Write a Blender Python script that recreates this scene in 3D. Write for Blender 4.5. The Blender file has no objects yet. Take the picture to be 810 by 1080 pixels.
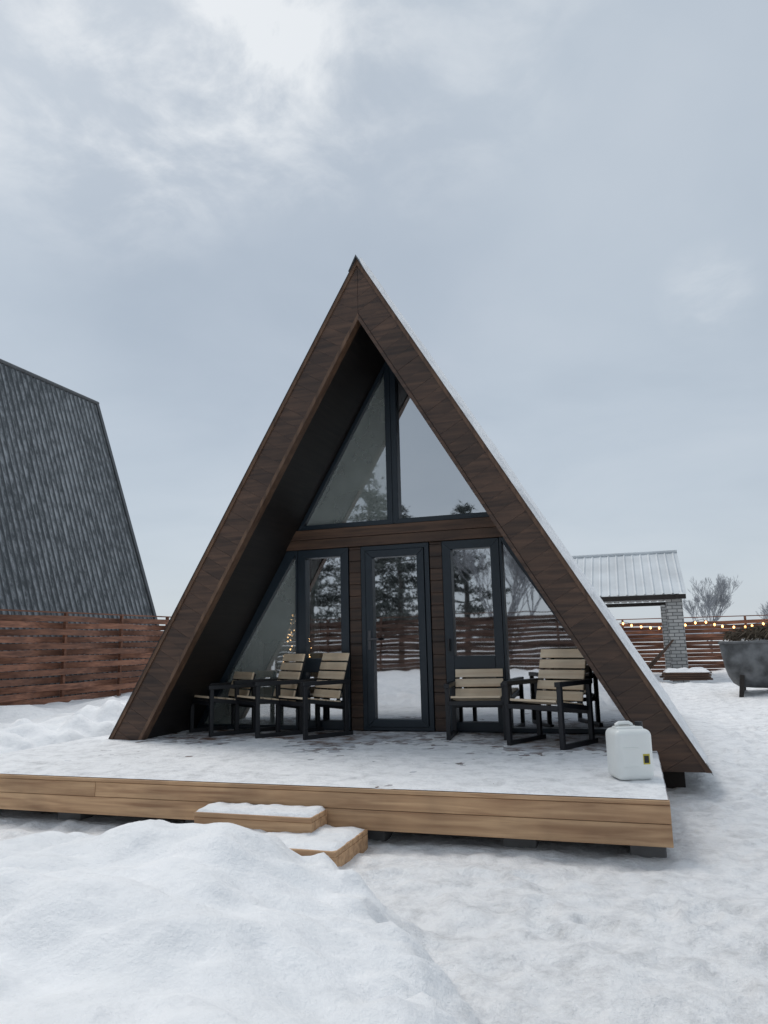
import bpy, math, random, bisect
from mathutils import Vector, Matrix, noise
random.seed(7)
scene=bpy.context.scene
COL=scene.collection
scene.view_settings.view_transform='Standard'
scene.view_settings.look='None'
scene.view_settings.exposure=0

# ---------------------------------------------------------------- node helpers
def new_mat(name):
    m=bpy.data.materials.new(name); m.use_nodes=True
    nt=m.node_tree; b=nt.nodes['Principled BSDF']
    return m,nt,b
def N(nt,t,**k):
    n=nt.nodes.new(t)
    for a,v in k.items(): setattr(n,a,v)
    return n
def ramp(nt,stops):
    r=nt.nodes.new('ShaderNodeValToRGB'); e=r.color_ramp.elements
    while len(e)<len(stops): e.new(.5)
    for x,(p,c) in zip(e,stops):
        x.position=p; x.color=(*c,1) if len(c)==3 else c
    return r
def plain(name,c,rough=.6,metal=0,var=.15,scale=6,bump=.1):
    m,nt,b=new_mat(name); L=nt.links
    tc=N(nt,'ShaderNodeTexCoord'); n=N(nt,'ShaderNodeTexNoise'); n.inputs['Scale'].default_value=scale; n.inputs['Detail'].default_value=6
    L.new(tc.outputs['Object'],n.inputs['Vector'])
    r=ramp(nt,[(.3,tuple(x*(1-var) for x in c)),(.7,tuple(min(1,x*(1+var)) for x in c))])
    L.new(n.outputs['Fac'],r.inputs[0]); L.new(r.outputs[0],b.inputs['Base Color'])
    b.inputs['Roughness'].default_value=rough; b.inputs['Metallic'].default_value=metal
    bp=N(nt,'ShaderNodeBump'); bp.inputs['Strength'].default_value=bump; bp.inputs['Distance'].default_value=.01
    L.new(n.outputs['Fac'],bp.inputs['Height']); L.new(bp.outputs[0],b.inputs['Normal'])
    return m
def wood(name,dark,light,axis=0,rough=.65,snow=0,seam=None,spec=.5,fine=1,var=(.7,1.2)):
    m,nt,b=new_mat(name); L=nt.links
    tc=N(nt,'ShaderNodeTexCoord'); mp=N(nt,'ShaderNodeMapping')
    sc=[14*fine]*3; sc[axis]=.9; mp.inputs['Scale'].default_value=sc
    L.new(tc.outputs['Object'],mp.inputs['Vector'])
    geo=N(nt,'ShaderNodeNewGeometry')
    off=N(nt,'ShaderNodeVectorMath',operation='SCALE'); cmb=N(nt,'ShaderNodeCombineXYZ')
    for i in range(3): L.new(geo.outputs['Random Per Island'],cmb.inputs[i])
    L.new(cmb.outputs[0],off.inputs[0]); off.inputs['Scale'].default_value=37
    add=N(nt,'ShaderNodeVectorMath',operation='ADD'); L.new(mp.outputs[0],add.inputs[0]); L.new(off.outputs[0],add.inputs[1])
    n=N(nt,'ShaderNodeTexNoise'); n.inputs['Scale'].default_value=1.6; n.inputs['Detail'].default_value=7; n.inputs['Distortion'].default_value=.6
    L.new(add.outputs[0],n.inputs['Vector'])
    r=ramp(nt,[(.3,dark),(.68,light)]); L.new(n.outputs['Fac'],r.inputs[0])
    mr=N(nt,'ShaderNodeMapRange'); mr.inputs['To Min'].default_value=var[0]; mr.inputs['To Max'].default_value=var[1]
    L.new(geo.outputs['Random Per Island'],mr.inputs['Value'])
    hs=N(nt,'ShaderNodeHueSaturation'); L.new(r.outputs[0],hs.inputs['Color']); L.new(mr.outputs[0],hs.inputs['Value'])
    col=hs.outputs[0]; h=n.outputs['Fac']
    if seam:
        sx=N(nt,'ShaderNodeSeparateXYZ'); L.new(tc.outputs['Object'],sx.inputs[0])
        d=N(nt,'ShaderNodeMath',operation='DIVIDE'); L.new(sx.outputs[seam[0]],d.inputs[0]); d.inputs[1].default_value=seam[1]
        fr=N(nt,'ShaderNodeMath',operation='FRACT'); L.new(d.outputs[0],fr.inputs[0])
        gt=N(nt,'ShaderNodeMath',operation='GREATER_THAN'); L.new(fr.outputs[0],gt.inputs[0]); gt.inputs[1].default_value=.07
        mx=N(nt,'ShaderNodeMix',data_type='RGBA'); L.new(gt.outputs[0],mx.inputs['Factor']); mx.inputs['A'].default_value=(.004,.003,.003,1); L.new(col,mx.inputs['B'])
        col=mx.outputs['Result']
    nw=N(nt,'ShaderNodeTexNoise'); nw.inputs['Scale'].default_value=2.2; nw.inputs['Detail'].default_value=5
    L.new(tc.outputs['Object'],nw.inputs['Vector'])
    rw=ramp(nt,[(.35,(.78,.78,.79)),(.6,(1,1,1))]); L.new(nw.outputs['Fac'],rw.inputs[0])
    mw=N(nt,'ShaderNodeMix',data_type='RGBA',blend_type='MULTIPLY'); mw.inputs['Factor'].default_value=1; L.new(col,mw.inputs['A']); L.new(rw.outputs[0],mw.inputs['B']); col=mw.outputs['Result']
    if snow:
        n2=N(nt,'ShaderNodeTexNoise'); n2.inputs['Scale'].default_value=5; n2.inputs['Detail'].default_value=9; n2.inputs['Roughness'].default_value=.7
        L.new(tc.outputs['Object'],n2.inputs['Vector'])
        r2=ramp(nt,[(.55-snow*.3,(0,0,0)),(.72-snow*.3,(1,1,1))]); L.new(n2.outputs['Fac'],r2.inputs[0])
        mx=N(nt,'ShaderNodeMix',data_type='RGBA'); L.new(r2.outputs[0],mx.inputs['Factor']); L.new(col,mx.inputs['A']); mx.inputs['B'].default_value=(.58,.59,.62,1)
        col=mx.outputs['Result']
    L.new(col,b.inputs['Base Color'])
    b.inputs['Roughness'].default_value=rough; b.inputs['Specular IOR Level'].default_value=spec
    bp=N(nt,'ShaderNodeBump'); bp.inputs['Strength'].default_value=.35; bp.inputs['Distance'].default_value=.004
    L.new(h,bp.inputs['Height']); L.new(bp.outputs[0],b.inputs['Normal'])
    return m
def snowmat(name,trod=0):
    m,nt,b=new_mat(name); L=nt.links
    tc=N(nt,'ShaderNodeTexCoord')
    n=N(nt,'ShaderNodeTexNoise'); n.inputs['Scale'].default_value=1.6; n.inputs['Detail'].default_value=10; n.inputs['Roughness'].default_value=.65
    L.new(tc.outputs['Object'],n.inputs['Vector'])
    r=ramp(nt,[(.3,(.84,.85,.86)),(.6,(.945,.948,.955))]); L.new(n.outputs['Fac'],r.inputs[0])
    n2=N(nt,'ShaderNodeTexNoise'); n2.inputs['Scale'].default_value=8; n2.inputs['Detail'].default_value=11; n2.inputs['Roughness'].default_value=.66
    L.new(tc.outputs['Object'],n2.inputs['Vector'])
    n3=N(nt,'ShaderNodeTexNoise'); n3.inputs['Scale'].default_value=50; n3.inputs['Detail'].default_value=5; n3.inputs['Roughness'].default_value=.65
    L.new(tc.outputs['Object'],n3.inputs['Vector'])
    col=r.outputs[0]; at=None
    if trod:
        n4=N(nt,'ShaderNodeTexNoise'); n4.inputs['Scale'].default_value=5; n4.inputs['Detail'].default_value=12; n4.inputs['Roughness'].default_value=.76; n4.inputs['Distortion'].default_value=.3
        L.new(tc.outputs['Object'],n4.inputs['Vector'])
        r4=ramp(nt,[(.32,(.62,.62,.62)),(.43,(.81,.81,.815)),(.54,(.94,.94,.943))]); L.new(n4.outputs['Fac'],r4.inputs[0])
        mx=N(nt,'ShaderNodeMix',data_type='RGBA'); L.new(col,mx.inputs['A']); L.new(r4.outputs[0],mx.inputs['B'])
        if trod==1:
            at=N(nt,'ShaderNodeAttribute',attribute_name='trod'); L.new(at.outputs['Fac'],mx.inputs['Factor'])
        else: mx.inputs['Factor'].default_value=1
        col=mx.outputs['Result']
    r5=ramp(nt,[(.36,(.92,.923,.93)),(.5,(1,1,1))]); L.new(n2.outputs['Fac'],r5.inputs[0])  # crevice shade painted into the snow colour where the bump noise dips
    m5=N(nt,'ShaderNodeMix',data_type='RGBA',blend_type='MULTIPLY'); m5.inputs['Factor'].default_value=1; L.new(col,m5.inputs['A']); L.new(r5.outputs[0],m5.inputs['B']); col=m5.outputs['Result']
    L.new(col,b.inputs['Base Color'])
    b.inputs['Roughness'].default_value=.7; b.inputs['Specular IOR Level'].default_value=.3
    b1=N(nt,'ShaderNodeBump'); b1.inputs['Strength'].default_value=.6; b1.inputs['Distance'].default_value=.06
    if trod==1:
        mr=N(nt,'ShaderNodeMapRange'); mr.inputs['To Min'].default_value=.42; mr.inputs['To Max'].default_value=.85
        L.new(at.outputs['Fac'],mr.inputs['Value']); L.new(mr.outputs[0],b1.inputs['Strength'])
    L.new(n2.outputs['Fac'],b1.inputs['Height'])
    b2=N(nt,'ShaderNodeBump'); b2.inputs['Strength'].default_value=.5; b2.inputs['Distance'].default_value=.012
    L.new(n3.outputs['Fac'],b2.inputs['Height']); L.new(b1.outputs[0],b2.inputs['Normal']); L.new(b2.outputs[0],b.inputs['Normal'])
    return m
def emis(name,c,s):
    m,nt,b=new_mat(name); b.inputs['Base Color'].default_value=(*c,1)
    b.inputs['Emission Color'].default_value=(*c,1); b.inputs['Emission Strength'].default_value=s
    return m
def glassmat(name,refl=.55,tr=(.7,.73,.72),pale_mix=0):
    m,nt,b=new_mat(name); nt.nodes.remove(b); L=nt.links
    out=[n for n in nt.nodes if n.type=='OUTPUT_MATERIAL'][0]
    g=N(nt,'ShaderNodeBsdfGlossy'); g.inputs['Roughness'].default_value=.02; g.inputs['Color'].default_value=(.92,.94,.97,1)
    t=N(nt,'ShaderNodeBsdfTransparent'); t.inputs['Color'].default_value=(*tr,1)
    tc=N(nt,'ShaderNodeTexCoord'); n=N(nt,'ShaderNodeTexNoise'); n.inputs['Scale'].default_value=1.1
    L.new(tc.outputs['Object'],n.inputs['Vector'])
    bp=N(nt,'ShaderNodeBump'); bp.inputs['Strength'].default_value=.08; bp.inputs['Distance'].default_value=.02
    L.new(n.outputs['Fac'],bp.inputs['Height']); L.new(bp.outputs[0],g.inputs['Normal'])
    mx=N(nt,'ShaderNodeMixShader'); mx.inputs[0].default_value=refl
    L.new(t.outputs[0],mx.inputs[1]); L.new(g.outputs[0],mx.inputs[2])
    d=N(nt,'ShaderNodeBsdfDiffuse'); d.inputs['Color'].default_value=(.50,.56,.52,1)
    m2=N(nt,'ShaderNodeMixShader'); 
    nn=N(nt,'ShaderNodeTexNoise'); nn.inputs['Scale'].default_value=1.6; nn.inputs['Detail'].default_value=4; L.new(tc.outputs['Object'],nn.inputs['Vector'])
    mr=N(nt,'ShaderNodeMapRange'); mr.inputs['From Min'].default_value=.3; mr.inputs['From Max'].default_value=.7; mr.inputs['To Min'].default_value=pale_mix*.75; mr.inputs['To Max'].default_value=pale_mix*1.2
    L.new(nn.outputs['Fac'],mr.inputs['Value']); L.new(mr.outputs[0],m2.inputs[0])
    L.new(mx.outputs[0],m2.inputs[1]); L.new(d.outputs[0],m2.inputs[2]); L.new(m2.outputs[0],out.inputs['Surface'])
    return m

# ---------------------------------------------------------------- mesh helpers
class MB:
    def __init__(s): s.v=[]; s.f=[]
    def box(s,x0,x1,y0,y1,z0,z1):
        b=len(s.v); s.v+=[(x,y,z) for z in(z0,z1) for y in(y0,y1) for x in(x0,x1)]
        s.f+=[tuple(b+i for i in q) for q in((0,2,3,1),(4,5,7,6),(0,1,5,4),(2,6,7,3),(0,4,6,2),(1,3,7,5))]; return s
    def obox(s,p,q,w,h,up=(0,0,1)):
        p=Vector(p);q=Vector(q);d=(q-p).normalized();u=Vector(up)
        if abs(d.dot(u))>.98: u=Vector((0,1,0))
        a=d.cross(u).normalized(); c=a.cross(d).normalized(); b=len(s.v)
        for e in(p,q):
            for i,j in((-1,-1),(1,-1),(1,1),(-1,1)): s.v.append(tuple(e+a*i*w/2+c*j*h/2))
        s.f+=[(b,b+3,b+2,b+1),(b+4,b+5,b+6,b+7)]+[(b+i,b+(i+1)%4,b+4+(i+1)%4,b+4+i) for i in range(4)]; return s
    def prism(s,poly,y0,y1):
        n=len(poly); b=len(s.v)
        s.v+=[(x,y0,z) for x,z in poly]+[(x,y1,z) for x,z in poly]
        s.f+=[tuple(b+i for i in range(n)),tuple(b+n+i for i in reversed(range(n)))]
        s.f+=[(b+(i+1)%n,b+i,b+n+i,b+n+(i+1)%n) for i in range(n)]; return s
    def tube(s,pts,rad,n=6,cap=True):
        b0=len(s.v); k=len(pts)
        for i,p in enumerate(pts):
            p=Vector(p); a=Vector(pts[max(0,i-1)]);c=Vector(pts[min(k-1,i+1)]); d=(c-a)
            if d.length<1e-9: d=Vector((0,0,1))
            d.normalize(); u=Vector((0,0,1)) if abs(d.z)<.9 else Vector((1,0,0))
            e=d.cross(u).normalized(); f=d.cross(e); r=rad[i] if hasattr(rad,'__len__') else rad
            for j in range(n):
                t=2*math.pi*j/n; s.v.append(tuple(p+e*math.cos(t)*r+f*math.sin(t)*r))
        for i in range(k-1):
            for j in range(n):
                s.f.append((b0+i*n+j,b0+i*n+(j+1)%n,b0+(i+1)*n+(j+1)%n,b0+(i+1)*n+j))
        if cap: s.f+=[tuple(b0+j for j in reversed(range(n))),tuple(b0+(k-1)*n+j for j in range(n))]
        return s
    def obj(s,name,mat,parent=None,smooth=False,bevel=0,label=None,seg=2):
        me=bpy.data.meshes.new(name); me.from_pydata(s.v,[],s.f); me.materials.append(mat)
        if smooth:
            for p in me.polygons: p.use_smooth=True
        me.update(); o=bpy.data.objects.new(name,me); COL.objects.link(o)
        if parent: o.parent=parent
        if label: o['label']=label
        if bevel:
            m=o.modifiers.new('Bevel','BEVEL'); m.width=bevel; m.segments=seg; m.limit_method='ANGLE'
        return o
def thing(name,label,cat,loc=(0,0,0),rot=0,group=None):
    e=bpy.data.objects.new(name,None); COL.objects.link(e); e.location=loc; e.rotation_euler=(0,0,rot); e.empty_display_size=.3
    e['label']=label; e['category']=cat
    if group: e['group']=group
    return e
def clip(poly,a,b,c):
    out=[]
    for i in range(len(poly)):
        p=poly[i];q=poly[(i+1)%len(poly)]
        dp=a*p[0]+b*p[1]-c; dq=a*q[0]+b*q[1]-c
        if dp<=0: out.append(p)
        if (dp<0<dq) or (dq<0<dp):
            t=dp/(dp-dq); out.append((p[0]+(q[0]-p[0])*t,p[1]+(q[1]-p[1])*t))
    return out
def ss(a,b,x):
    t=max(0,min(1,(x-a)/(b-a))); return t*t*(3-2*t)
def gridf(n,k): return [(j*(n+1)+i,j*(n+1)+i+1,(j+1)*(n+1)+i+1,(j+1)*(n+1)+i) for j in range(k) for i in range(n)]

# ---------------------------------------------------------------- materials
M_snow=snowmat('snow'); M_ground=snowmat('trodden_snow',1); M_snowt=snowmat('scuffed_snow',2)
M_face=wood('stained_board',(.031,.016,.010),(.098,.052,.031),0,.5,var=(.80,1.14))
M_trim=wood('trim_board',(.07,.036,.020),(.16,.088,.05),2,.55)
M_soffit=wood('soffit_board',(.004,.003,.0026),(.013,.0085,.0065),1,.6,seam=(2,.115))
M_wall=wood('wall_board',(.022,.012,.008),(.085,.045,.026),0,.55)
M_beam=wood('beam_board',(.05,.025,.014),(.13,.068,.038),0,.55)
M_frame=plain('anthracite_frame',(.010,.019,.028),.4,0,.1,8,.03)
M_glass=glassmat('window_glass',.58)
M_hglass=glassmat('paled_window_glass',.52,pale_mix=.34)  # pale grey-green diffuse layer mixed in to brighten the left panes
M_metal=plain('roof_metal',(.08,.085,.09),.45,.3,.2,3)
M_pine=wood('pine_board',(.34,.19,.10),(.62,.40,.225),0,.7,var=(.86,1.12))
M_deckb=wood('deck_board',(.10,.055,.036),(.23,.14,.10),0,.7,snow=.55)
M_dark=plain('dark_underside',(.03,.025,.022),.9)
M_conc=plain('concrete',(.13,.13,.13),.9)
M_black=plain('black_steel',(.008,.009,.012),.45,0,.1)
M_slat=wood('chair_slat',(.78,.58,.38),(.95,.79,.58),0,.6,var=(.9,1.02))
M_inner=plain('interior_wall',(.16,.14,.12),.8)
M_curt=plain('curtain_cloth',(.5,.53,.5),.9)
M_plastic=plain('white_plastic',(.78,.80,.78),.35,0,.05,4,.05)
M_bark=plain('bark',(.10,.095,.09),.9,0,.3,20)
M_barkl=plain('frosted_bark',(.30,.31,.33),.9,0,.2,20)
M_need=plain('frosty_pine_needles',(.10,.115,.11),.8,0,.5,3)
M_fir=plain('fir_needles',(.03,.045,.03),.8,0,.4,3)
M_galv=plain('galvanised_metal',(.12,.125,.13),.6,.3,.6,4)
M_bulb=emis('warm_bulb',(1,.5,.17),5)

# ---------------------------------------------------------------- camera
cam=bpy.data.cameras.new('camera'); co=bpy.data.objects.new('camera',cam); COL.objects.link(co)
cam.sensor_fit='VERTICAL'; cam.sensor_height=24; cam.lens=24*780/1080; cam.clip_end=3000; cam.clip_start=.05
CX0,CY0,CH=-.149,-5.13,1.36
co.matrix_world=Matrix.Translation((CX0,CY0,CH))@Matrix.Rotation(math.radians(18),4,'Z')@Matrix.Rotation(math.radians(100),4,'X')@Matrix.Rotation(-.024,4,'Z')
scene.camera=co
def camdir(x,y,z):
    return Vector((.951*x-.309*y,.309*x+.951*y,z)).normalized()

# ---------------------------------------------------------------- ground
def axis_vals(lo,hi,step,far):
    a=[lo+i*step for i in range(int((hi-lo)/step)+1)]
    d=step; x=a[-1]
    while x<far: d*=1.05; x+=d; a.append(x)
    d=step; x=a[0]; pre=[]
    while x>-far: d*=1.05; x-=d; pre.append(x)
    return pre[::-1]+a
XB=[(-2,.6),(2,.46),(2.94,.30),(3.6,.18),(4.1,-.06),(4.5,-.5),(5.1,-1.8),(9,-9)]
def interp(T,x):
    if x<=T[0][0]: return T[0][1]
    for (a,b),(c,d) in zip(T,T[1:]):
        if x<=c: return b+(d-b)*(x-a)/(c-a)
    return T[-1][1]
nz=noise.noise
def gh(X,Y):
    cx=.951*(X-CX0)+.309*(Y-CY0); cy=-.309*(X-CX0)+.951*(Y-CY0)
    P=Vector((X,Y,0))
    D=math.hypot(X,Y); far=1/(1+max(0,D-14)*.05)
    d=min(interp(XB,cy)-cx, 4.80-.10*(cx+1)-cy)
    m=0
    if d>-.6:
        d+=.12*nz(P*1.9)+.09*nz(P*4.3)+.04*nz(P*9)
        m=ss(-.03,.32,d)*.60+ss(.2,1.0,d)*.40
    h=0
    if m>0:
        lump=abs(nz(P*2.7+Vector((5,2,0)))); edge=math.exp(-((d-.25)/.28)**2)
        lo=1-.17*ss(-1.5,-2.6,cx)
        h+=m*lo*(.45+.12*nz(P*.9+Vector((3,1,0)))+.08*nz(P*2.3)+.08*(lump-.2)+.032*nz(P*5.2)+.015*nz(P*11)+.007*nz(P*22))
        h+=edge*(.06*nz(P*4.7)+.035*nz(P*9.7)+.014*nz(P*19))
        h+=.08*math.exp(-((cx+.95)**2+(cy-3.85)**2)/.2)
    lb=ss(-6.2,-7.0,X)*ss(-2.5,1.5,Y)
    if lb>0:
        h+=lb*(.13+.18*nz(P*.8)+.24*abs(nz(P*1.7))+.08*nz(P*4.2))*far
        h+=lb*.30*math.exp(-((X+7.4)**2/.9+(Y-3.9)**2/3.5))*(1+.7*nz(P*2.2))
    trod=(1-min(1,m*1.3))*(1-lb)
    t2=(1-m)*far
    h+=t2*(.025*nz(P*1.3)+.022*nz(P*4.1)+.017*nz(P*8.3)+.011*nz(P*16)-.022*abs(nz(P*3.3)))
    px=1.55+.35*math.sin(Y*.35); w=ss(1.1,.35,abs(X-px))*ss(-4,-1,Y)*ss(18,12,Y)
    h-=.06*w*(1-m)
    rb=ss(2.3,3.8,X+.5*nz(P*.6))*ss(-4,1,Y)
    h+=rb*(.26+.20*nz(P*1.1)+.10*nz(P*3.1)+.04*nz(P*7))*far
    h+=.12*ss(8,16,Y)*(1+.8*nz(P*.35))+ .06*ss(8,14,Y)*nz(P*1.1)*far
    return h,trod*(1-rb*.7)
xs=axis_vals(-6.5,4.0,.04,900); ys=axis_vals(-4.2,2.5,.04,900)
verts=[];tr=[]
for y in ys:
    for x in xs:
        if abs(x)>60 or abs(y)>60: h,t=0,.5
        else: h,t=gh(x,y)
        if -6.0<x<0.3 and .05<y<9.4: h=min(h,.0)
        if -3.1<x<-1.93 and -.70<y<.05: h=min(h,.02)
        verts.append([x,y,h]); tr.append(t)
nx=len(xs)
rf=random.Random(11)
prints=[]
for k in range(80): prints.append((1.35+.3*math.sin(k*.4)+rf.uniform(-.5,.5),-1.6+k*.14+rf.uniform(-.1,.1),rf.uniform(-.4,.4)))
for k in range(26): prints.append((rf.uniform(-1.7,1.2),rf.uniform(-2.6,-.35),rf.uniform(-1.3,1.3)))
for (fx,fy,fa) in prints:
    ca,sa=math.cos(fa),math.sin(fa); dp=rf.uniform(.012,.035)
    i0=bisect.bisect(xs,fx-.3);i1=bisect.bisect(xs,fx+.3);j0=bisect.bisect(ys,fy-.3);j1=bisect.bisect(ys,fy+.3)
    for j in range(j0,j1):
        for i in range(i0,i1):
            dx=xs[i]-fx;dy=ys[j]-fy; u=(dx*ca+dy*sa)/.065; v=(-dx*sa+dy*ca)/.15; r=math.hypot(u,v)
            vv=verts[j*nx+i]
            if vv[2]<.2: vv[2]+=-dp*ss(1.25,.75,r)+.010*math.exp(-((r-1.45)/.3)**2)
faces=gridf(nx-1,len(ys)-1)
me=bpy.data.meshes.new('ground'); me.from_pydata([tuple(v) for v in verts],[],faces); me.materials.append(M_ground)
at=me.attributes.new('trod','FLOAT','POINT'); at.data.foreach_set('value',tr)
me.polygons.foreach_set('use_smooth',[True]*len(faces)); me.update()
g=bpy.data.objects.new('ground',me); COL.objects.link(g); g['kind']='structure'; g['label']='snow covered ground with trodden path and mound'

# ---------------------------------------------------------------- deck
DZ=.36; DL=-6.1
deck=thing('deck','low pine terrace dusted with snow, in front of the cabin','terrace',(0,0,0))
b=MB(); y=.0; i=0
while y<3.6:
    b.box(DL,-.003-.002*(i%3),y,y+.138,DZ-.028,DZ+random.uniform(-.001,.001)); y+=.144; i+=1
b.obj('floor_boards',M_deckb,deck,bevel=.003)
b=MB()
for (x0,x1,z0,z1) in [(DL,-4.25,.222,.33),(-4.247,.0,.222,.33),(DL,-2.3,.087,.219),(-2.297,.0,.087,.219)]:
    b.box(x0,x1,-.045+random.uniform(0,.004),-.001,z0,z1)
b.box(DL,.0,-.05,-.001,.333,.358)
b.obj('front_board',M_pine,deck,bevel=.004)
b=MB()
for z0,z1 in((.222,.33),(.087,.219)): b.box(-.042,-.002,.0,3.6,z0,z1)
b.obj('side_board',M_pine,deck,bevel=.004)
b=MB(); b.box(DL+.1,-.1,.25,3.5,.10,.30)
b.obj('joist_frame',M_dark,deck)
for x in(-5.9,-4.6,-3.4,-2.0,-.95,-.14):
    MB().box(x-.12,x+.1,.10,.36,-.12,.10).obj('support_block',M_conc,deck,bevel=.01)
sx=.03; nxx=int((-.01-DL)/sx); nyy=int(3.1/sx); b=MB()
for j in range(nyy+1):
    for i in range(nxx+1):
        x=DL+.0+i*(-.01-DL)/nxx; y=-.03+j*sx; P=Vector((x,y,5))
        n=.5*nz(P*1.1)+.35*nz(P*3.1)+.35*nz(P*7.5)+.28*nz(P*15)
        cover=.45-.68*ss(1.6,2.75,y+.35*nz(P*1.7))+.5*ss(-5.0,-5.9,x)
        h=min(.014,(n+cover)*.017)+.004*nz(P*9)+.002*nz(P*23)
        if j==0 or i==nxx: h=min(h,.004)
        b.v.append((x,y,DZ+h-.001))
b.f=gridf(nxx,nyy); b.obj('snow_layer',M_snowt,deck,smooth=True)

def step(name,x0,x1,y0,y1,z0,z1,label):
    t=thing(name,label,'step',((x0+x1)/2,(y0+y1)/2,z0),0,'wooden steps up to the terrace')
    hx=(x1-x0)/2;hy=(y1-y0)/2;H=z1-z0
    b=MB(); b.box(-hx,hx,-hy,-hy+.04,0,H-.032); b.box(hx-.04,hx,-hy+.041,hy,0,H-.032); b.box(-hx,-hx+.04,-hy+.041,hy,0,H-.032)
    b.obj('riser',M_pine,t,bevel=.004)
    b=MB(); b.box(-hx,hx,-hy-.008,-.003,H-.03,H); b.box(-hx,hx,.003,hy,H-.03,H); b.obj('tread',M_pine,t,bevel=.004)
    b=MB(); n=36;k=18
    for j in range(k+1):
        for i in range(n+1):
            x=-hx+.005+2*(hx-.005)*i/n; y=-hy+.005+2*(hy-.005)*j/k
            e=min(i,n-i,j,k-j); P=Vector((x,y,z1*9))
            b.v.append((x+.006*nz(P*20),y,H+(-.004 if e==0 else .012+.012*nz(P*7)+.012*nz(P*15)+ .010*min(e,3)/3)))
    b.f=gridf(n,k)
    b.obj('snow_layer',M_snow,t,smooth=True)
step('wooden_step',-3.17,-2.27,-.33,-.052,.08,.215,'pine upper step capped with snow against the terrace')
step('wooden_step',-2.95,-1.97,-.64,-.056,-.04,.10,'pine lower step capped with snow beside the mound')

# ---------------------------------------------------------------- main A-frame
AX=-2.73; AP=5.56; SL=1.71; TH=.345; FZ=.19; Y0=2.06; Y1=9.5; WY=3.2
cosS=1/math.sqrt(1+SL*SL); IAP=AP-TH/cosS
house=thing('a_frame_cabin','dark stained wooden A-frame cabin with glazed gable front','house',(0,0,0))
hw=lambda z,ap: (ap-z)/SL
def sl(s,off0,off1,z0=FZ):
    a0=AP-off0/cosS; a1=AP-off1/cosS
    return [(AX+s*hw(z0,a0),z0),(AX,a0),(AX,a1),(AX+s*hw(z0,a1),z0)]
for s in(-1,1):
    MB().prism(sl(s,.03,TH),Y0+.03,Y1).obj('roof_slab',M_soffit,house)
    b=MB(); n=int((Y1-Y0)/.04)
    for i in range(n+1):
        y=Y0-.03+i*(Y1-Y0+.06)/n; o=-.008+.006*math.sin(i*.9)
        a=AP-o/cosS+.0
        b.v+=[(AX+s*hw(FZ-.02,a),y,FZ-.02),(AX,y,a)]
    b.f=[(2*i,2*i+2,2*i+3,2*i+1) for i in range(n)]
    b.obj('roof_metal',M_metal,house,smooth=True)
    b=MB(); n=60;k=90
    for j in range(k+1):
        for i in range(n+1):
            y=Y0+.01+i*(Y1-Y0-.02)/n; f=j/k; z=FZ+.05+f*(AP-FZ-.02)
            P=Vector((y*.9,z*.9,s*4)); th=.028+.016*nz(P)+.006*nz(P*3.3)
            if i in(0,n) or j in(0,): th=-.03
            a=AP+(.025+th)/cosS
            b.v.append((AX+s*hw(min(z,AP),a) if j<k else AX,y,z if j<k else a))
    b.f=gridf(n,k)
    b.obj('roof_snow',M_snowt,house,smooth=True)
    b=MB(); L=math.hypot(3.14,5.37)+.4; u=(s*cosS,-SL*cosS); nrm=(-s*SL*cosS,-cosS)
    st=-.35; w=.145
    while st<L:
        q=[]
        for a_,p_ in((st,0),(st+w-.0014,0),(st+w-.0014,TH-.03),(st,TH-.03)):
            q.append((AX+u[0]*a_+nrm[0]*p_,AP+u[1]*a_+nrm[1]*p_))
        q=clip(q,-s,0,-s*AX-.002*1); q=clip(q,0,-1,-FZ)
        if len(q)>2: b.prism(q if s>0 else q[::-1],Y0+random.uniform(-.004,0),Y0+.028)
        st+=w
    b.obj('fascia',M_face,house)
    b=MB().prism(sl(s,TH-.026,TH+.010),Y0-.014,Y0+.10)
    b.obj('trim',M_trim if s<0 else M_face,house)
    b=MB().prism(sl(s,-.012,.03),Y0-.016,Y0+.05)
    b.obj('trim',M_trim,house)
b=MB().prism([(AX-.09,AP-.135),(AX,AP+.05),(AX+.09,AP-.135),(AX,AP+.02)],Y0-.05,Y1+.03); b.obj('ridge_cap',M_metal,house)

wI=lambda z:hw(z,IAP)
MB().prism([(AX-wI(.1),.1),(AX+wI(.1),.1),(AX,IAP)],Y1-.3,Y1-.2).obj('back_wall',M_inner,house)
MB().box(AX-2.55,AX+2.55,WY+.05,Y1-.35,.30,.37).obj('floor',M_dark,house)
MB().box(AX-wI(2.6),AX+wI(2.6),WY+1.9,Y1-.35,2.55,2.7).obj('loft_floor',M_inner,house)
for (xa,xb,za,zb,yy) in((-4.86,-4.55,.4,2.45,WY+.2),(-3.9,-3.80,.4,2.45,WY+.2)):
    b=MB(); n=40
    for i in range(n+1):
        x=xa+(xb-xa)*i/n; y=yy+.03*math.sin(i*.9)
        zt=min(zb,IAP-SL*abs(x-AX)-.03)
        b.v+=[(x,y,za),(x,y,max(zt,za+.01))]
    b.f=[(2*i,2*i+2,2*i+3,2*i+1) for i in range(n)]
    b.obj('curtain',M_curt,house,smooth=True)

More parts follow.
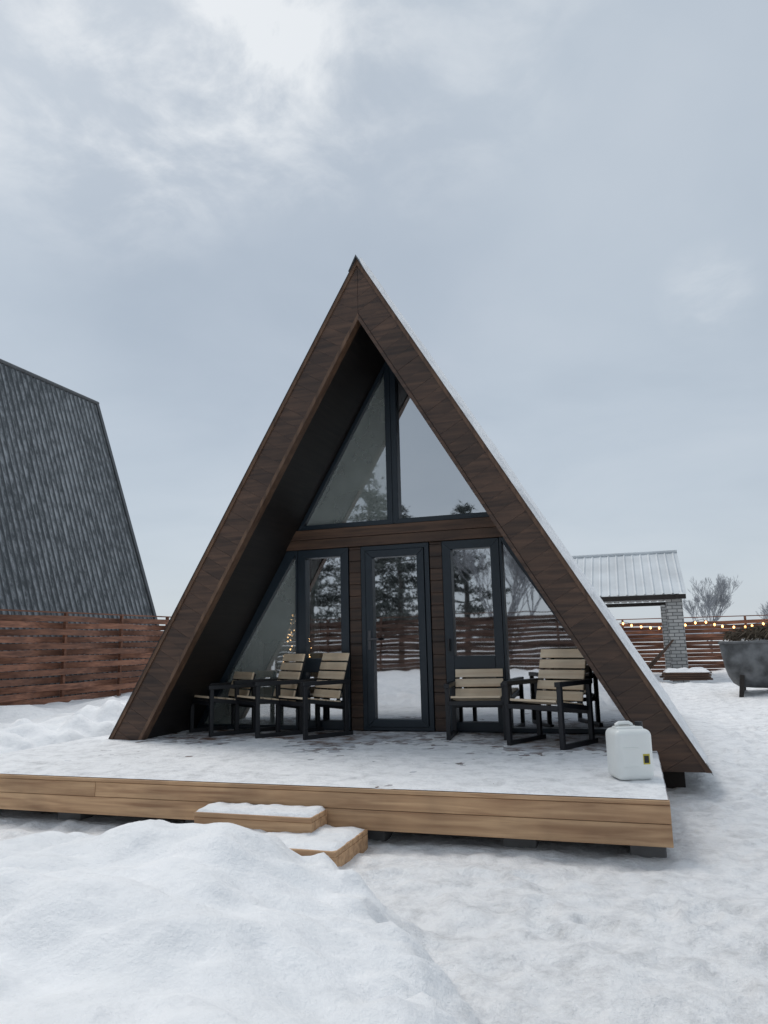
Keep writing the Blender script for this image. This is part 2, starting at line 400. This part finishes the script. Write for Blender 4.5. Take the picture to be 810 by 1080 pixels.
for s in(-1,1):
    b=MB(); z=.37
    while z<2.49:
        x0=AX+s*.425;x1=AX+s*.575
        b.box(min(x0,x1),max(x0,x1),WY-.03,WY+.06,z,min(z+.139,2.498)); z+=.14
    b.obj('wall',M_wall,house,bevel=.008)
MB().box(AX-wI(2.5)+.01,AX+wI(2.5)-.01,WY-.02,WY+.06,2.5,2.74).obj('wall_core',M_wall,house)
b=MB(); 
b.box(AX-wI(2.5)-.0,AX+wI(2.5),WY-.07,WY-.022,2.503,2.618); b.box(AX-wI(2.62),AX+wI(2.62),WY-.075,WY-.022,2.622,2.74)
b.obj('beam',M_beam,house,bevel=.006)

def ring(b,outer,inner,y0,y1):
    n=len(outer)
    for i in range(n):
        j=(i+1)%n
        b.prism([outer[i],outer[j],inner[j],inner[i]],y0,y1)
def win(name,outer,inner,label=None,bars=[],mat=None):
    pane=MB(); n=len(inner); pane.v=[(x,WY+.02,z) for x,z in inner]; pane.f=[tuple(range(n))]
    o=pane.obj(name,mat or M_glass,house,label=label)
    b=MB(); ring(b,outer,inner,WY-.05,WY+.05)
    for q in bars: b.box(q[0],q[1],WY-.055,WY+.045,q[2],q[3])
    b.obj('frame',M_frame,o,bevel=.004)
    return o
def rect(x0,x1,z0,z1,t):
    return [(x0,z0),(x1,z0),(x1,z1),(x0,z1)],[(x0+t,z0+t),(x1-t,z0+t),(x1-t,z1-t),(x0+t,z1-t)]
zb=2.742; IA=IAP-.01
for s in(-1,1):
    a=IA; x0=AX+s*.001
    outer=[(x0,zb),(AX+s*hw(zb,a),zb),(x0,a)]
    t=.045; x1=x0+s*.07; a2=a-t/cosS
    inner=[(x1,zb+.06),(AX+s*hw(zb+.06,a2),zb+.06),(x1,a2-SL*.07)]
    if s<0: outer.reverse(); inner.reverse()
    win('window',outer,inner,'triangular upper pane, paled by a mixed-in diffuse tone' if s<0 else 'triangular upper pane reflecting the sky',mat=M_hglass if s<0 else M_glass)
for s in(-1,1):
    xa=AX+s*1.245; z0=.372; a=IA
    zt=min(2.498,a-SL*1.245)
    outer=[(xa,z0),(AX+s*hw(z0,a),z0),(AX+s*hw(zt,a),zt),(xa,zt)]
    t=.045; a2=a-t/cosS
    inner=[(xa+s*t*.6,z0+t),(AX+s*hw(z0+t,a2),z0+t),(xa+s*t*.6+s*.001,min(zt-t,a2-SL*(1.245+t*.6))),(xa+s*t*.6,min(zt-t,a2-SL*(1.245+t*.6)))]
    if s<0: outer.reverse(); inner.reverse()
    win('window',outer,inner,'slanting side pane beside the glazed door',mat=M_hglass if s<0 else M_glass)
for s in(-1,1):
    x0,x1=sorted((AX+s*.58,AX+s*1.24))
    o,i=rect(x0,x1,.372,2.497,.10)
    w=win('window',o,i,'tall framed window with a cross rail',[(x0+.101,x1-.101,1.03,1.19)])
    if s>0: MB().box(x0+.04,x0+.06,WY-.10,WY-.051,1.25,1.38).obj('handle',M_black,w)
o,i=rect(AX-.42,AX+.42,.372,2.497,.055)
ii=rect(AX-.36,AX+.36,.41,2.44,.085)
pane=MB(); pane.v=[(x,WY-.0,z) for x,z in ii[1]]; pane.f=[(0,1,2,3)]
d=pane.obj('door',M_glass,house,label='full height glazed door')
b=MB(); ring(b,o,i,WY-.045,WY+.06); b.obj('frame',M_frame,d,bevel=.004)
b=MB(); ring(b,*ii,WY-.06,WY+.03); b.obj('leaf_frame',M_frame,d,bevel=.006)
b=MB(); b.box(AX-.335,AX-.30,WY-.072,WY-.061,1.28,1.5); b.box(AX-.325,AX-.31,WY-.11,WY-.07,1.39,1.41); b.box(AX-.325,AX-.20,WY-.12,WY-.10,1.388,1.412)
b.obj('handle',plain('dark_grey_metal',(.08,.08,.085),.4,.5),d,bevel=.003)
for (x,y) in((.12,2.6),(.10,4.5),(.10,7),(-5.6,4.5)):
    MB().box(x-.1,x+.1,y-.2,y+.2,-.1,.185).obj('foundation_block',M_dark,house,bevel=.01)

# ---------------------------------------------------------------- christmas tree inside
xt=thing('christmas_tree','small decorated fir with warm fairy lights behind the window','christmas tree',(-4.20,3.66,.37))
MB().tube([(0,0,0),(0,0,1.45)],[.03,.008]).obj('trunk',M_bark,xt)
b=MB()
for i in range(3200):
    f=random.random()**.7; z=.12+(1-f)*1.40; r=.30*f*math.sqrt(random.random())+.02; t=random.uniform(0,6.283)
    p=Vector((r*math.cos(t),r*math.sin(t),z)); q=p+Vector((math.cos(t),math.sin(t),-.3))*.09
    k=Vector((-math.sin(t),math.cos(t),random.uniform(-.5,.5)))*.02; n=len(b.v); b.v+=[tuple(p-k),tuple(p+k),tuple(q)]; b.f.append((n,n+1,n+2))
b.obj('crown',M_fir,xt)
b=MB()
for i in range(90):
    f=random.random()**.9; z=.70+(1-f)*.85; r=.19*f+.03; t=random.uniform(0,6.283)
    x,y=r*math.cos(t),r*math.sin(t); b.tube([(x,y,z-.008),(x,y,z),(x,y,z+.008)],[.004,.009,.004],5)
b.obj('fairy_lights',emis('fairy_bulb',(1,.58,.25),7),xt)['kind']='stuff'

# ---------------------------------------------------------------- chairs
def chair(loc,rot,tall,label):
    t=thing('armchair',label,'chair',loc,rot,'slatted armchairs on the terrace')
    W=.29; b=MB(); T=.044
    H=.88 if tall else .70; AH=.58 if tall else .54
    for s in(-1,1):
        x=s*W
        b.obox((x,-.30,.021),(x,.33,.021),T,T); b.obox((x,-.28,.04),(x,-.28,AH-.02),T,T); b.obox((x,.25,.04),(x,.25,AH-.02),T,T)
        b.obox((x,-.32,AH),(x,.29,AH),T+.014,T)
        b.obox((x*.93,-.27,.40),(x*.93,.24,.33),.03,.045)
        b.obox((x*.80,.17,.33),(x*.80,.17+(H-.33)*.30,H-.03),.03,.035)
    b.obox((-W,-.28,.365),(W,-.28,.365),T,T); b.obox((-W,.25,.30),(W,.25,.30),T,T); b.obox((-W,.29,AH-.03),(W,.29,AH-.03),T*.7,T*.7)
    b.obj('frame',M_black,t,bevel=.004)
    b=MB()
    for i in range(5):
        y=-.25+i*.103; z=.425-.07*(y+.27)/.51
        b.obox((-W+.035,y,z),(W-.035,y,z),.090,.022,up=(0,.137,1))
    b.obj('seat',M_slat,t,bevel=.004)
    b=MB(); n=5 if tall else 3
    for i in range(n):
        z=.44+i*.102; y=.155+(z-.33)*.30
        b.obox((-W+.03,y,z),(W-.03,y,z),.022,.088,up=(0,.28,.96))
    b.obj('backrest',M_slat,t,bevel=.004)
    return t
R=math.radians
chair((-4.80,2.86,DZ),R(-36),False,'low backed black armchair with pale slats, beside the slanted pane')
chair((-4.17,2.80,DZ),R(-38),True,'high backed black armchair with pale slats, middle of the row')
chair((-3.60,2.74,DZ),R(-34),True,'high backed black armchair with pale slats, next to the door')
chair((-1.74,2.84,DZ),R(6),False,'low backed black armchair with pale slats, facing outward by the window')
chair((-.95,2.38,DZ),R(-26),True,'high backed black armchair turned sideways near the roof foot')

# ---------------------------------------------------------------- canister
cn=thing('plastic_canister','white plastic water canister with black cap on the snowy terrace','canister',(-.225,.66,DZ+.006),R(22))
bo=MB(); bo.box(-.135,.135,-.12,.12,0,.345)
o=bo.obj('body',M_plastic,cn,smooth=True,bevel=.045,seg=5)
b=MB(); b.box(-.10,.10,-.055,.055,.325,.36); b.obj('shoulder',M_plastic,cn,smooth=True,bevel=.015,seg=3)
b=MB(); b.tube([(-.09,0,.345),(-.085,0,.37),(-.06,0,.382),(.01,0,.382),(.03,0,.37),(.035,0,.345)],.014,8); b.obj('handle',M_plastic,cn,smooth=True)
b=MB(); b.tube([(.085,0,.355),(.085,0,.388)],.028,14); b.obj('cap',M_black,cn)
b=MB(); b.box(.05,.098,-.1215,-.1202,.11,.18); b.obj('sticker',plain('yellow_sticker',(.5,.42,.05),.5),cn)
b=MB(); b.box(.057,.090,-.1235,-.122,.12,.168); b.obj('sticker_print',M_black,cn)
for z in(.09,.22): MB().box(-.09,.02,-.1245,-.1195,z,z+.006).obj('moulded_rib',M_plastic,cn,bevel=.002)

# ---------------------------------------------------------------- fences
def fence(name_label,p0,p1,H,mat,z0,group,board=.135,span=2.0,amp=.075):
    p0=Vector(p0);p1=Vector(p1);L=(p1-p0).length; ang=math.atan2((p1-p0).y,(p1-p0).x)
    t=thing('woven_fence',name_label,'fence',(p0.x,p0.y,0),ang,group)
    nb=int((H-z0)/board); k=8; b=MB(); ns=int(L/span)
    for r in range(nb):
        ph=0 if r%2 else math.pi
        z=z0+r*board; base=len(b.v); tot=ns*k
        hh=board*.88; wob=random.uniform(-.01,.01)
        for i in range(tot+1):
            x=i*span/k; y=amp*math.cos(math.pi*i/k+ph)
            zz=z+.022*nz(Vector((x*.6,r*3.1,p0.x)))+wob
            for (dy,dz) in((-.011,0),(.011,0),(.011,hh),(-.011,hh)): b.v.append((x,y+dy,zz+dz))
        for i in range(tot):
            for j in range(4):
                a=base+i*4+j; c=base+i*4+(j+1)%4
                b.f.append((a,c,c+4,a+4))
    b.obj('woven_boards',mat,t)
    for i in range(ns+1):
        MB().box(i*span-.035,i*span+.035,-.035,.035,-.1,H+.03).obj('post',mat,t)
    b=MB()
    for i in range(ns): 
        b.box(i*span+.036,(i+1)*span-.036,-.03,.03,H-.0,H+.03)
    b.obj('top_rail',mat,t)
    return t
M_fence_x=wood('fence_board',(.12,.048,.028),(.30,.135,.078),0,.7)
M_fence_d=wood('dark_fence_board',(.055,.028,.019),(.12,.062,.042),0,.7)
fence('red brown woven plank fence along the yard, snow at its foot',(-12.55,-13),(-12.55,23),2.2,M_fence_x,.04,'woven yard fences',board=.15,amp=.12)
fence('red brown woven plank fence closing the back of the yard',(-12.4,23),(18,23),1.95,M_fence_x,.08,'woven yard fences')
fence('brown woven plank fence opposite the cabin',(-12.4,-13.2),(18,-13.2),2.2,M_fence_d,.1,'woven yard fences')

# ---------------------------------------------------------------- neighbour A-frame
def tilemat():
    m,nt,b=new_mat('frosted_ribbed_metal'); L=nt.links
    tc=N(nt,'ShaderNodeTexCoord')
    mp=N(nt,'ShaderNodeMapping'); mp.inputs['Scale'].default_value=(.5,1,.25); L.new(tc.outputs['Object'],mp.inputs['Vector'])
    n=N(nt,'ShaderNodeTexNoise'); n.inputs['Scale'].default_value=11; n.inputs['Detail'].default_value=5; n.inputs['Roughness'].default_value=.75
    L.new(mp.outputs[0],n.inputs['Vector'])
    nl=N(nt,'ShaderNodeTexNoise'); nl.inputs['Scale'].default_value=.3; nl.inputs['Detail'].default_value=3
    L.new(tc.outputs['Object'],nl.inputs['Vector'])
    at=N(nt,'ShaderNodeAttribute',attribute_name='valley')
    a2=N(nt,'ShaderNodeMath',operation='MULTIPLY_ADD'); L.new(nl.outputs['Fac'],a2.inputs[0]); a2.inputs[1].default_value=.28; L.new(n.outputs['Fac'],a2.inputs[2])
    r=ramp(nt,[(.54,(.10,.10,.10)),(.76,(.8,.8,.8))]); L.new(a2.outputs[0],r.inputs[0])
    mu=N(nt,'ShaderNodeMath',operation='MULTIPLY'); L.new(r.outputs[0],mu.inputs[0]); L.new(at.outputs['Fac'],mu.inputs[1])
    mx=N(nt,'ShaderNodeMix',data_type='RGBA'); L.new(mu.outputs[0],mx.inputs['Factor']); mx.inputs['A'].default_value=(.036,.043,.048,1); mx.inputs['B'].default_value=(.40,.42,.44,1)
    L.new(mx.outputs['Result'],b.inputs['Base Color']); b.inputs['Roughness'].default_value=.6
    return m
M_tile=tilemat()
nb=thing('neighbour_cabin','tall A-frame house with dark ribbed metal roof speckled with frost','house',(0,0,0))
NX=-16.06; NZ=9.2; NS=2.87; NA=2.5; NB=13.9
for s in(-1,1):
    b=MB(); led=[]; rows=28; cols=int((NB-NA)/.032)
    c_=1/math.sqrt(1+NS*NS)
    for j in range(rows+1):
        z=NZ*(1-j/rows*.985)
        for i in range(cols+1):
            y=NA+i*(NB-NA)/cols; w_=(0,.25,1,1,.25,0)[i%6]; o=.04*w_
            b.v.append((NX+s*((NZ-z)/NS+o*NS*c_),y,z+o*c_)); led.append(1-w_)
    b.f=gridf(cols,rows)
    o=b.obj('roof',M_tile,nb,smooth=False)
    a=o.data.attributes.new('valley','FLOAT','POINT'); a.data.foreach_set('value',led)
    e0=(NX+s*.02,NB,NZ+.02); e1=(NX+s*(NZ/NS+.04),NB,.05)
    MB().obox(e0,e1,.12,.05).obj('verge_trim',M_metal,nb); MB().obox((e0[0],NA,e0[2]),(e1[0],NA,e1[2]),.12,.05).obj('verge_trim',M_metal,nb)
MB().tube([(NX,NA-.05,NZ+.03),(NX,NB+.05,NZ+.03)],.07,10).obj('ridge_cap',M_metal,nb,smooth=True)
for y in(NA+.3,NB-.4):
    MB().prism([(NX-NZ/NS+.05,0),(NX+NZ/NS-.05,0),(NX,NZ-.1)],y,y+.1).obj('gable_wall',M_wall,nb)

# ---------------------------------------------------------------- pavilion with brick pillars
def brickmat():
    m,nt,b=new_mat('white_brick'); L=nt.links
    tc=N(nt,'ShaderNodeTexCoord'); mp=N(nt,'ShaderNodeMapping'); mp.inputs['Rotation'].default_value=(math.radians(90),0,0)
    L.new(tc.outputs['Object'],mp.inputs['Vector'])
    t=N(nt,'ShaderNodeTexBrick'); t.inputs['Color1'].default_value=(.48,.47,.45,1); t.inputs['Color2'].default_value=(.36,.36,.35,1); t.inputs['Mortar'].default_value=(.13,.13,.13,1)
    t.inputs['Scale'].default_value=1; t.inputs['Brick Width'].default_value=.25; t.inputs['Row Height'].default_value=.095; t.inputs['Mortar Size'].default_value=.012
    L.new(mp.outputs[0],t.inputs['Vector']); L.new(t.outputs[0],b.inputs['Base Color']); b.inputs['Roughness'].default_value=.9
    return m
M_brick=brickmat()
pv=thing('pavilion','open shelter with snowy ribbed roof on white brick pillars','shelter',(0,0,0))
M_sr=plain('snowy_ribbed_roof',(.60,.63,.65),.6,0,.12,1.2,.02)
PX0,PX1=-4.5,1.4
for s,(ya,za,yb,zb2) in enumerate(((17.0,2.5,19.4,3.9),(21.8,2.5,19.4,3.9))):
    b=MB(); n=int((PX1-PX0)/.04)
    for i in range(n+1):
        x=PX0+i*(PX1-PX0)/n; o=.035 if i%6 in(0,) else 0
        b.v+=[(x,ya,za+o),(x,yb,zb2+o)]
    b.f=[(2*i,2*i+2,2*i+3,2*i+1) for i in range(n)]
    b.obj('roof',M_sr,pv)
MB().tube([(PX0,19.4,3.93),(PX1,19.4,3.93)],.05,8).obj('ridge_cap',M_sr,pv)
for x in(PX0+.3,PX1-.25):
    MB().obox((x,17.0,2.42),(x,19.4,3.82),.1,.1).obj('rafter',M_dark,pv); MB().obox((x,21.8,2.42),(x,19.4,3.82),.1,.1).obj('rafter',M_dark,pv)
MB().box(PX0,PX1-.02,17.02,17.12,2.36,2.49).obj('roof_beam',M_dark,pv); MB().box(PX0,PX1-.02,21.6,21.7,2.36,2.48).obj('roof_beam',M_dark,pv)
for x in(-3.9,.86):
    for y in(17.15,21.1): MB().box(x,x+.42,y,y+.42,-.05,2.36).obj('brick_pillar',M_brick,pv,bevel=.004)

lp=thing('leaning_planks','weathered planks leaning against a brick pillar','planks',(.45,17.0,.1))
b=MB()
for i in range(5): b.obox((-.5-.05*i+random.uniform(-.1,.1),-.3,0),(.3+.05*i,.12,.9+.06*i),.1,.025)
b.obj('planks',M_beam,lp)
bp_=thing('board_pile','low pile of boards capped with snow by the pillar','board pile',(1.15,16.2,.2),R(5))
b=MB()
for j in range(4):
    for i in range(4): b.obox((-.55+random.uniform(-.12,.12),-.3+i*.17,.03+j*.055),(.5+random.uniform(-.1,.12),-.28+i*.17,.03+j*.055),.15,.045)
b.obj('boards',M_beam,bp_)
b=MB(); n=20
for j in range(9):
    for i in range(n+1):
        e=min(i,n-i,j,8-j); x=-.55+1.1*i/n; y=-.37+.7*j/8
        b.v.append((x,y,.21+(.09+.06*nz(Vector((x*5,y*5,2))))*min(e,2)/2))
b.f=gridf(n,8)
b.obj('snow_layer',M_snow,bp_,smooth=True)

# ---------------------------------------------------------------- galvanised tub
tb=thing('metal_trough','weathered rounded metal trough on legs piled with brush and snow','trough',(2.72,12.9,.02),R(-10))
b=MB(); n=20; L_=1.0; RZ=1.16; DH=.98
st=[-1,-.985,-.95,-.90,-.82,-.70,-.4,0,.4,.70,.82,.90,.95,.985,1]
for q in st:
    dpt=DH*max(.02,(1-abs(q)**8))**.5
    for i in range(n+1):
        a=math.pi*i/n; y=-.56*math.cos(a)*(1-.10*abs(q)**4); z=RZ-dpt*math.sin(a)**.65
        b.v.append((q*L_,y,z+.015*nz(Vector((q*3,y*4,z*4)))))
b.f=gridf(n,len(st)-1)
b.obj('tub',M_galv,tb,smooth=True)
b=MB(); b.tube([(-L_,-.5,RZ),(-L_*.9,-.565,RZ),(L_*.9,-.565,RZ),(L_,-.5,RZ),(L_,.5,RZ),(L_*.9,.565,RZ),(-L_*.9,.565,RZ),(-L_,.5,RZ),(-L_,-.5,RZ)],.032,8); b.obj('rim',M_galv,tb,smooth=True)
for x in(-.6,.6):
    MB().obox((x,-.38,.6),(x*1.15,-.48,-.15),.09,.09).obox((x,.38,.6),(x*1.15,.48,-.15),.09,.09).obox((x*1.1,-.42,.14),(x*1.1,.42,.14),.06,.06).obj('leg',M_dark,tb)
b=MB()
for j in range(18):
    for i in range(40):
        x=-L_+.08+(2*L_-.16)*i/39; y=-.48+.96*j/17; e=min(i,39-i,j*2,(17-j)*2)
        b.v.append((x,y,RZ-.04+.010*min(e,8)+.10*nz(Vector((x*3,y*3,1)))+.08*nz(Vector((x*9,y*9,1)))))
b.f=gridf(39,17)
b.obj('snow_layer',M_snow,tb,smooth=True)
b=MB()
for i in range(520):
    x=random.uniform(-.85,.85);y=random.uniform(-.42,.42); h=random.uniform(.06,.30)*(1.2-abs(x)*.6); a=random.uniform(0,6.28); l=random.uniform(.1,.5)
    dx,dy=math.cos(a)*l,math.sin(a)*l*.6
    b.tube([(x-dx*.5,y-dy*.5,RZ+h*.4),(x,y,RZ+.04+h),(x+dx*.5,y+dy*.5,RZ+.02+h*1.1)],[.014,.011,.005],3,False)
o=b.obj('brush_pile',plain('dry_brush',(.085,.065,.045),.9),tb); o['kind']='stuff'

# ---------------------------------------------------------------- string lights
sg=thing('string_lights','string of warm bulbs hung along the back fence','string lights',(0,22.8,0))
pts=[];x=-3.0
while x<10:
    pts.append(Vector((x,-.03,1.90-.24*abs(math.sin((x+3)*math.pi/2.6))+.03*math.sin(x*1.7)))); x+=.1
MB().tube(pts,.008,4).obj('wire',M_black,sg)
for i in range(2,len(pts)-1,3):
    p=pts[i]+Vector((random.uniform(-.06,.06),0,0)); MB().tube([p-Vector((0,0,.11)),p-Vector((0,0,.085)),p-Vector((0,0,.045)),p-Vector((0,0,.02))],[.01,.033,.033,.01],8).obj('bulb',M_bulb,sg,smooth=True)

# ---------------------------------------------------------------- trees
def bare_tree(loc,H,seed,mat,label,spread=.55,depth=6,rise=.1,fall=(.62,.82)):
    rnd=random.Random(seed); t=thing('bare_tree',label,'tree',loc); tb_=MB(); cb=MB()
    def br(p,d,L,r,lv):
        q=p+d*L*.5+Vector((rnd.uniform(-1,1),rnd.uniform(-1,1),0))*L*.05; e=q+(d+Vector((rnd.uniform(-.2,.2),rnd.uniform(-.2,.2),rise))).normalized()*L*.5
        (tb_ if lv<2 else cb).tube([p,q,e],[r,r*.82,r*.62],6 if lv<2 else 3,False)
        if lv>=depth: return
        for i in range(3 if lv else 6):
            a=rnd.uniform(0,6.283); s=spread*rnd.uniform(.5,1.4)
            nd=(d+Vector((math.cos(a)*s,math.sin(a)*s,rnd.uniform(-.1,.25)+rise))).normalized()
            base=e if i<2 else p+(e-p)*rnd.uniform(.45,.9)
            br(base,nd,L*rnd.uniform(*fall),max(.006,r*.6),lv+1)
    br(Vector((0,0,-.2)),Vector((0,0,1)),H*.28,H*.015,0)
    tb_.obj('trunk',mat,t); cb.obj('crown',mat,t); return t
bare_tree((4.35,43.5,0),5.4,12,M_barkl,'frosted bare tree beyond the back fence',.52,7,.15,(.6,.8))
bare_tree((8.2,44.8,0),4.2,5,M_barkl,'small frosted bare tree beyond the fence',.5,6,.15)
bare_tree((-4.6,-17.5,0),7.0,9,M_barkl,'leafless tree behind the opposite fence',.5,7,.1)
def pine(loc,H,Rb,seed,label):
    rnd=random.Random(seed); t=thing('pine_tree',label,'tree',loc,0,'pines behind the opposite fence')
    MB().tube([(0,0,-.2),(0.05,0,H*.5),(0,0,H)],[H*.022,H*.014,.02],8).obj('trunk',M_bark,t)
    b=MB(); z=H*.22
    while z<H*.98:
        f=1-(z-H*.22)/(H*.78); R_=Rb*(f**.7)*rnd.uniform(.75,1.1)+.15
        for k in range(rnd.randint(5,8)):
            a=rnd.uniform(0,6.283); L=R_*rnd.uniform(.6,1.1); rise=rnd.uniform(-.05,.3)
            d=Vector((math.cos(a),math.sin(a),rise)); p0=Vector((0,0,z)); b.tube([p0,p0+d*L],[.03,.01],3,False)
            for c in range(int(14+L*16)):
                u=rnd.uniform(.3,1.05); c0=p0+d*L*u+Vector((rnd.gauss(0,.13),rnd.gauss(0,.13),rnd.gauss(.02,.09)))
                for w in range(3):
                    v1=Vector((rnd.uniform(-1,1),rnd.uniform(-1,1),rnd.uniform(-.3,1))).normalized()*.17; v2=v1.cross(Vector((rnd.uniform(-1,1),rnd.uniform(-1,1),1))).normalized()*.03
                    n=len(b.v); b.v+=[tuple(c0-v2),tuple(c0+v2),tuple(c0+v1)]; b.f.append((n,n+1,n+2))
        z+=rnd.uniform(.3,.5)
    b.obj('crown',M_need,t)
for i,(x,y,h,r) in enumerate(((-13.4,-18.5,7.6,2.1),(-10.8,-19,9.4,2.6),(-9.0,-17.5,6.9,2.3),(-6.6,-19,7.0,2.3))):
    pine((x,y,0),h,r,20+i,'frosty green pine standing behind the plank fence')
b=MB(); k=400
for i in range(k):
    a=math.radians(20+140*i/k); r=330+20*math.sin(i*.2); h=5+3.5*nz(Vector((i*.13,0,0)))+1.5*nz(Vector((i*.9,0,0)))
    b.v+=[(r*math.cos(a),r*math.sin(a),-1),(r*math.cos(a),r*math.sin(a),h)]
b.f=[(2*i,2*i+2,2*i+3,2*i+1) for i in range(k-1)]
fw=b.obj('distant_wood',plain('haze_tinted_wood',(.30,.33,.37),.95)); fw['kind']='stuff'; fw['label']='distant hazy wood along the horizon'; fw['category']='wood'  # distance haze is put into the wood's blue-grey colour

# ---------------------------------------------------------------- world + sun
w=bpy.data.worlds.new('World'); scene.world=w; w.use_nodes=True; nt=w.node_tree; L=nt.links
for n in list(nt.nodes): nt.nodes.remove(n)
out=N(nt,'ShaderNodeOutputWorld')
sky=N(nt,'ShaderNodeTexSky',sky_type='NISHITA'); sky.sun_disc=False
sd=camdir(-.40,.50,1.0)
el=math.asin(sd.z); az=math.atan2(sd.x,sd.y)
sky.sun_elevation=el; sky.sun_rotation=az
b1=N(nt,'ShaderNodeBackground'); b1.inputs['Strength'].default_value=.012; L.new(sky.outputs[0],b1.inputs[0])
tc=N(nt,'ShaderNodeTexCoord'); sp=N(nt,'ShaderNodeSeparateXYZ'); L.new(tc.outputs['Generated'],sp.inputs[0])
def Mt(op,a,b=None,c=None):
    n=N(nt,'ShaderNodeMath',operation=op)
    for i,v in enumerate((a,b,c)):
        if v is None: continue
        if isinstance(v,(int,float)): n.inputs[i].default_value=v
        else: L.new(v,n.inputs[i])
    return n.outputs[0]
zz=Mt('ADD',Mt('MAXIMUM',sp.outputs[2],0.0),.22)
cb=N(nt,'ShaderNodeCombineXYZ'); L.new(Mt('DIVIDE',sp.outputs[0],zz),cb.inputs[0]); L.new(Mt('DIVIDE',sp.outputs[1],zz),cb.inputs[1])
n1=N(nt,'ShaderNodeTexNoise'); n1.inputs['Scale'].default_value=1.3; n1.inputs['Detail'].default_value=8; n1.inputs['Roughness'].default_value=.52; n1.inputs['Distortion'].default_value=.3
L.new(cb.outputs[0],n1.inputs['Vector'])
n2=N(nt,'ShaderNodeTexNoise'); n2.inputs['Scale'].default_value=4.8; n2.inputs['Detail'].default_value=10; n2.inputs['Roughness'].default_value=.6; n2.inputs['Distortion'].default_value=.3
L.new(cb.outputs[0],n2.inputs['Vector'])
def lobe(d,a,b_):
    dp=N(nt,'ShaderNodeVectorMath',operation='DOT_PRODUCT'); L.new(tc.outputs['Generated'],dp.inputs[0]); dp.inputs[1].default_value=d
    mr=N(nt,'ShaderNodeMapRange',interpolation_type='SMOOTHSTEP'); L.new(dp.outputs['Value'],mr.inputs['Value']); mr.inputs['From Min'].default_value=a; mr.inputs['From Max'].default_value=b_
    return mr.outputs[0]
l1=lobe(camdir(-.36,.82,.80),.955,1.0); l1b=lobe(camdir(.02,.78,.80),.955,1.0); l1c=lobe(camdir(-.19,.82,.78),.97,1.0); l2=lobe(camdir(.449,.9355,.4535),.9975,1.0)
l3=lobe(camdir(-.12,.95,.52),.94,.99)
mr=N(nt,'ShaderNodeMapRange',interpolation_type='SMOOTHSTEP'); L.new(n2.outputs['Fac'],mr.inputs['Value']); mr.inputs['From Min'].default_value=.38; mr.inputs['From Max'].default_value=.68
nn=mr.outputs[0]
gl=Mt('MULTIPLY',Mt('ADD',Mt('ADD',Mt('ADD',Mt('MULTIPLY',l1,.7),Mt('MULTIPLY',l1c,.5)),Mt('MULTIPLY',l1b,.5)),Mt('MULTIPLY',l2,.35)),Mt('MULTIPLY_ADD',nn,.85,.12))
base=ramp(nt,[(.30,(.435,.50,.57)),(.5,(.49,.553,.62)),(.72,(.55,.605,.665))]); L.new(n1.outputs['Fac'],base.inputs[0])
dk=N(nt,'ShaderNodeMix',data_type='RGBA',blend_type='MULTIPLY'); L.new(Mt('MULTIPLY',l3,.8),dk.inputs['Factor']); L.new(base.outputs[0],dk.inputs['A']); dk.inputs['B'].default_value=(.88,.89,.91,1)
# paler towards the horizon
hz=N(nt,'ShaderNodeMapRange',interpolation_type='SMOOTHSTEP'); L.new(sp.outputs[2],hz.inputs['Value']); hz.inputs['From Min'].default_value=.30; hz.inputs['From Max'].default_value=.0
hm=N(nt,'ShaderNodeMix',data_type='RGBA'); L.new(Mt('MULTIPLY',hz.outputs[0],.55),hm.inputs['Factor']); L.new(dk.outputs['Result'],hm.inputs['A']); hm.inputs['B'].default_value=(.60,.65,.70,1)
mx=N(nt,'ShaderNodeMix',data_type='RGBA'); L.new(gl,mx.inputs['Factor']); L.new(hm.outputs['Result'],mx.inputs['A']); mx.inputs['B'].default_value=(.80,.83,.85,1)
mx.clamp_factor=True
b2=N(nt,'ShaderNodeBackground'); b2.inputs['Strength'].default_value=.95; L.new(mx.outputs['Result'],b2.inputs[0])
ad=N(nt,'ShaderNodeAddShader'); L.new(b1.outputs[0],ad.inputs[0]); L.new(b2.outputs[0],ad.inputs[1]); L.new(ad.outputs[0],out.inputs['Surface'])
su=bpy.data.lights.new('sun','SUN'); su.energy=1.5; su.angle=math.radians(26); su.color=(1,.96,.91)
so=bpy.data.objects.new('sun',su); COL.objects.link(so); so.rotation_euler=sd.to_track_quat('Z','Y').to_euler(); so.location=(0,0,20)
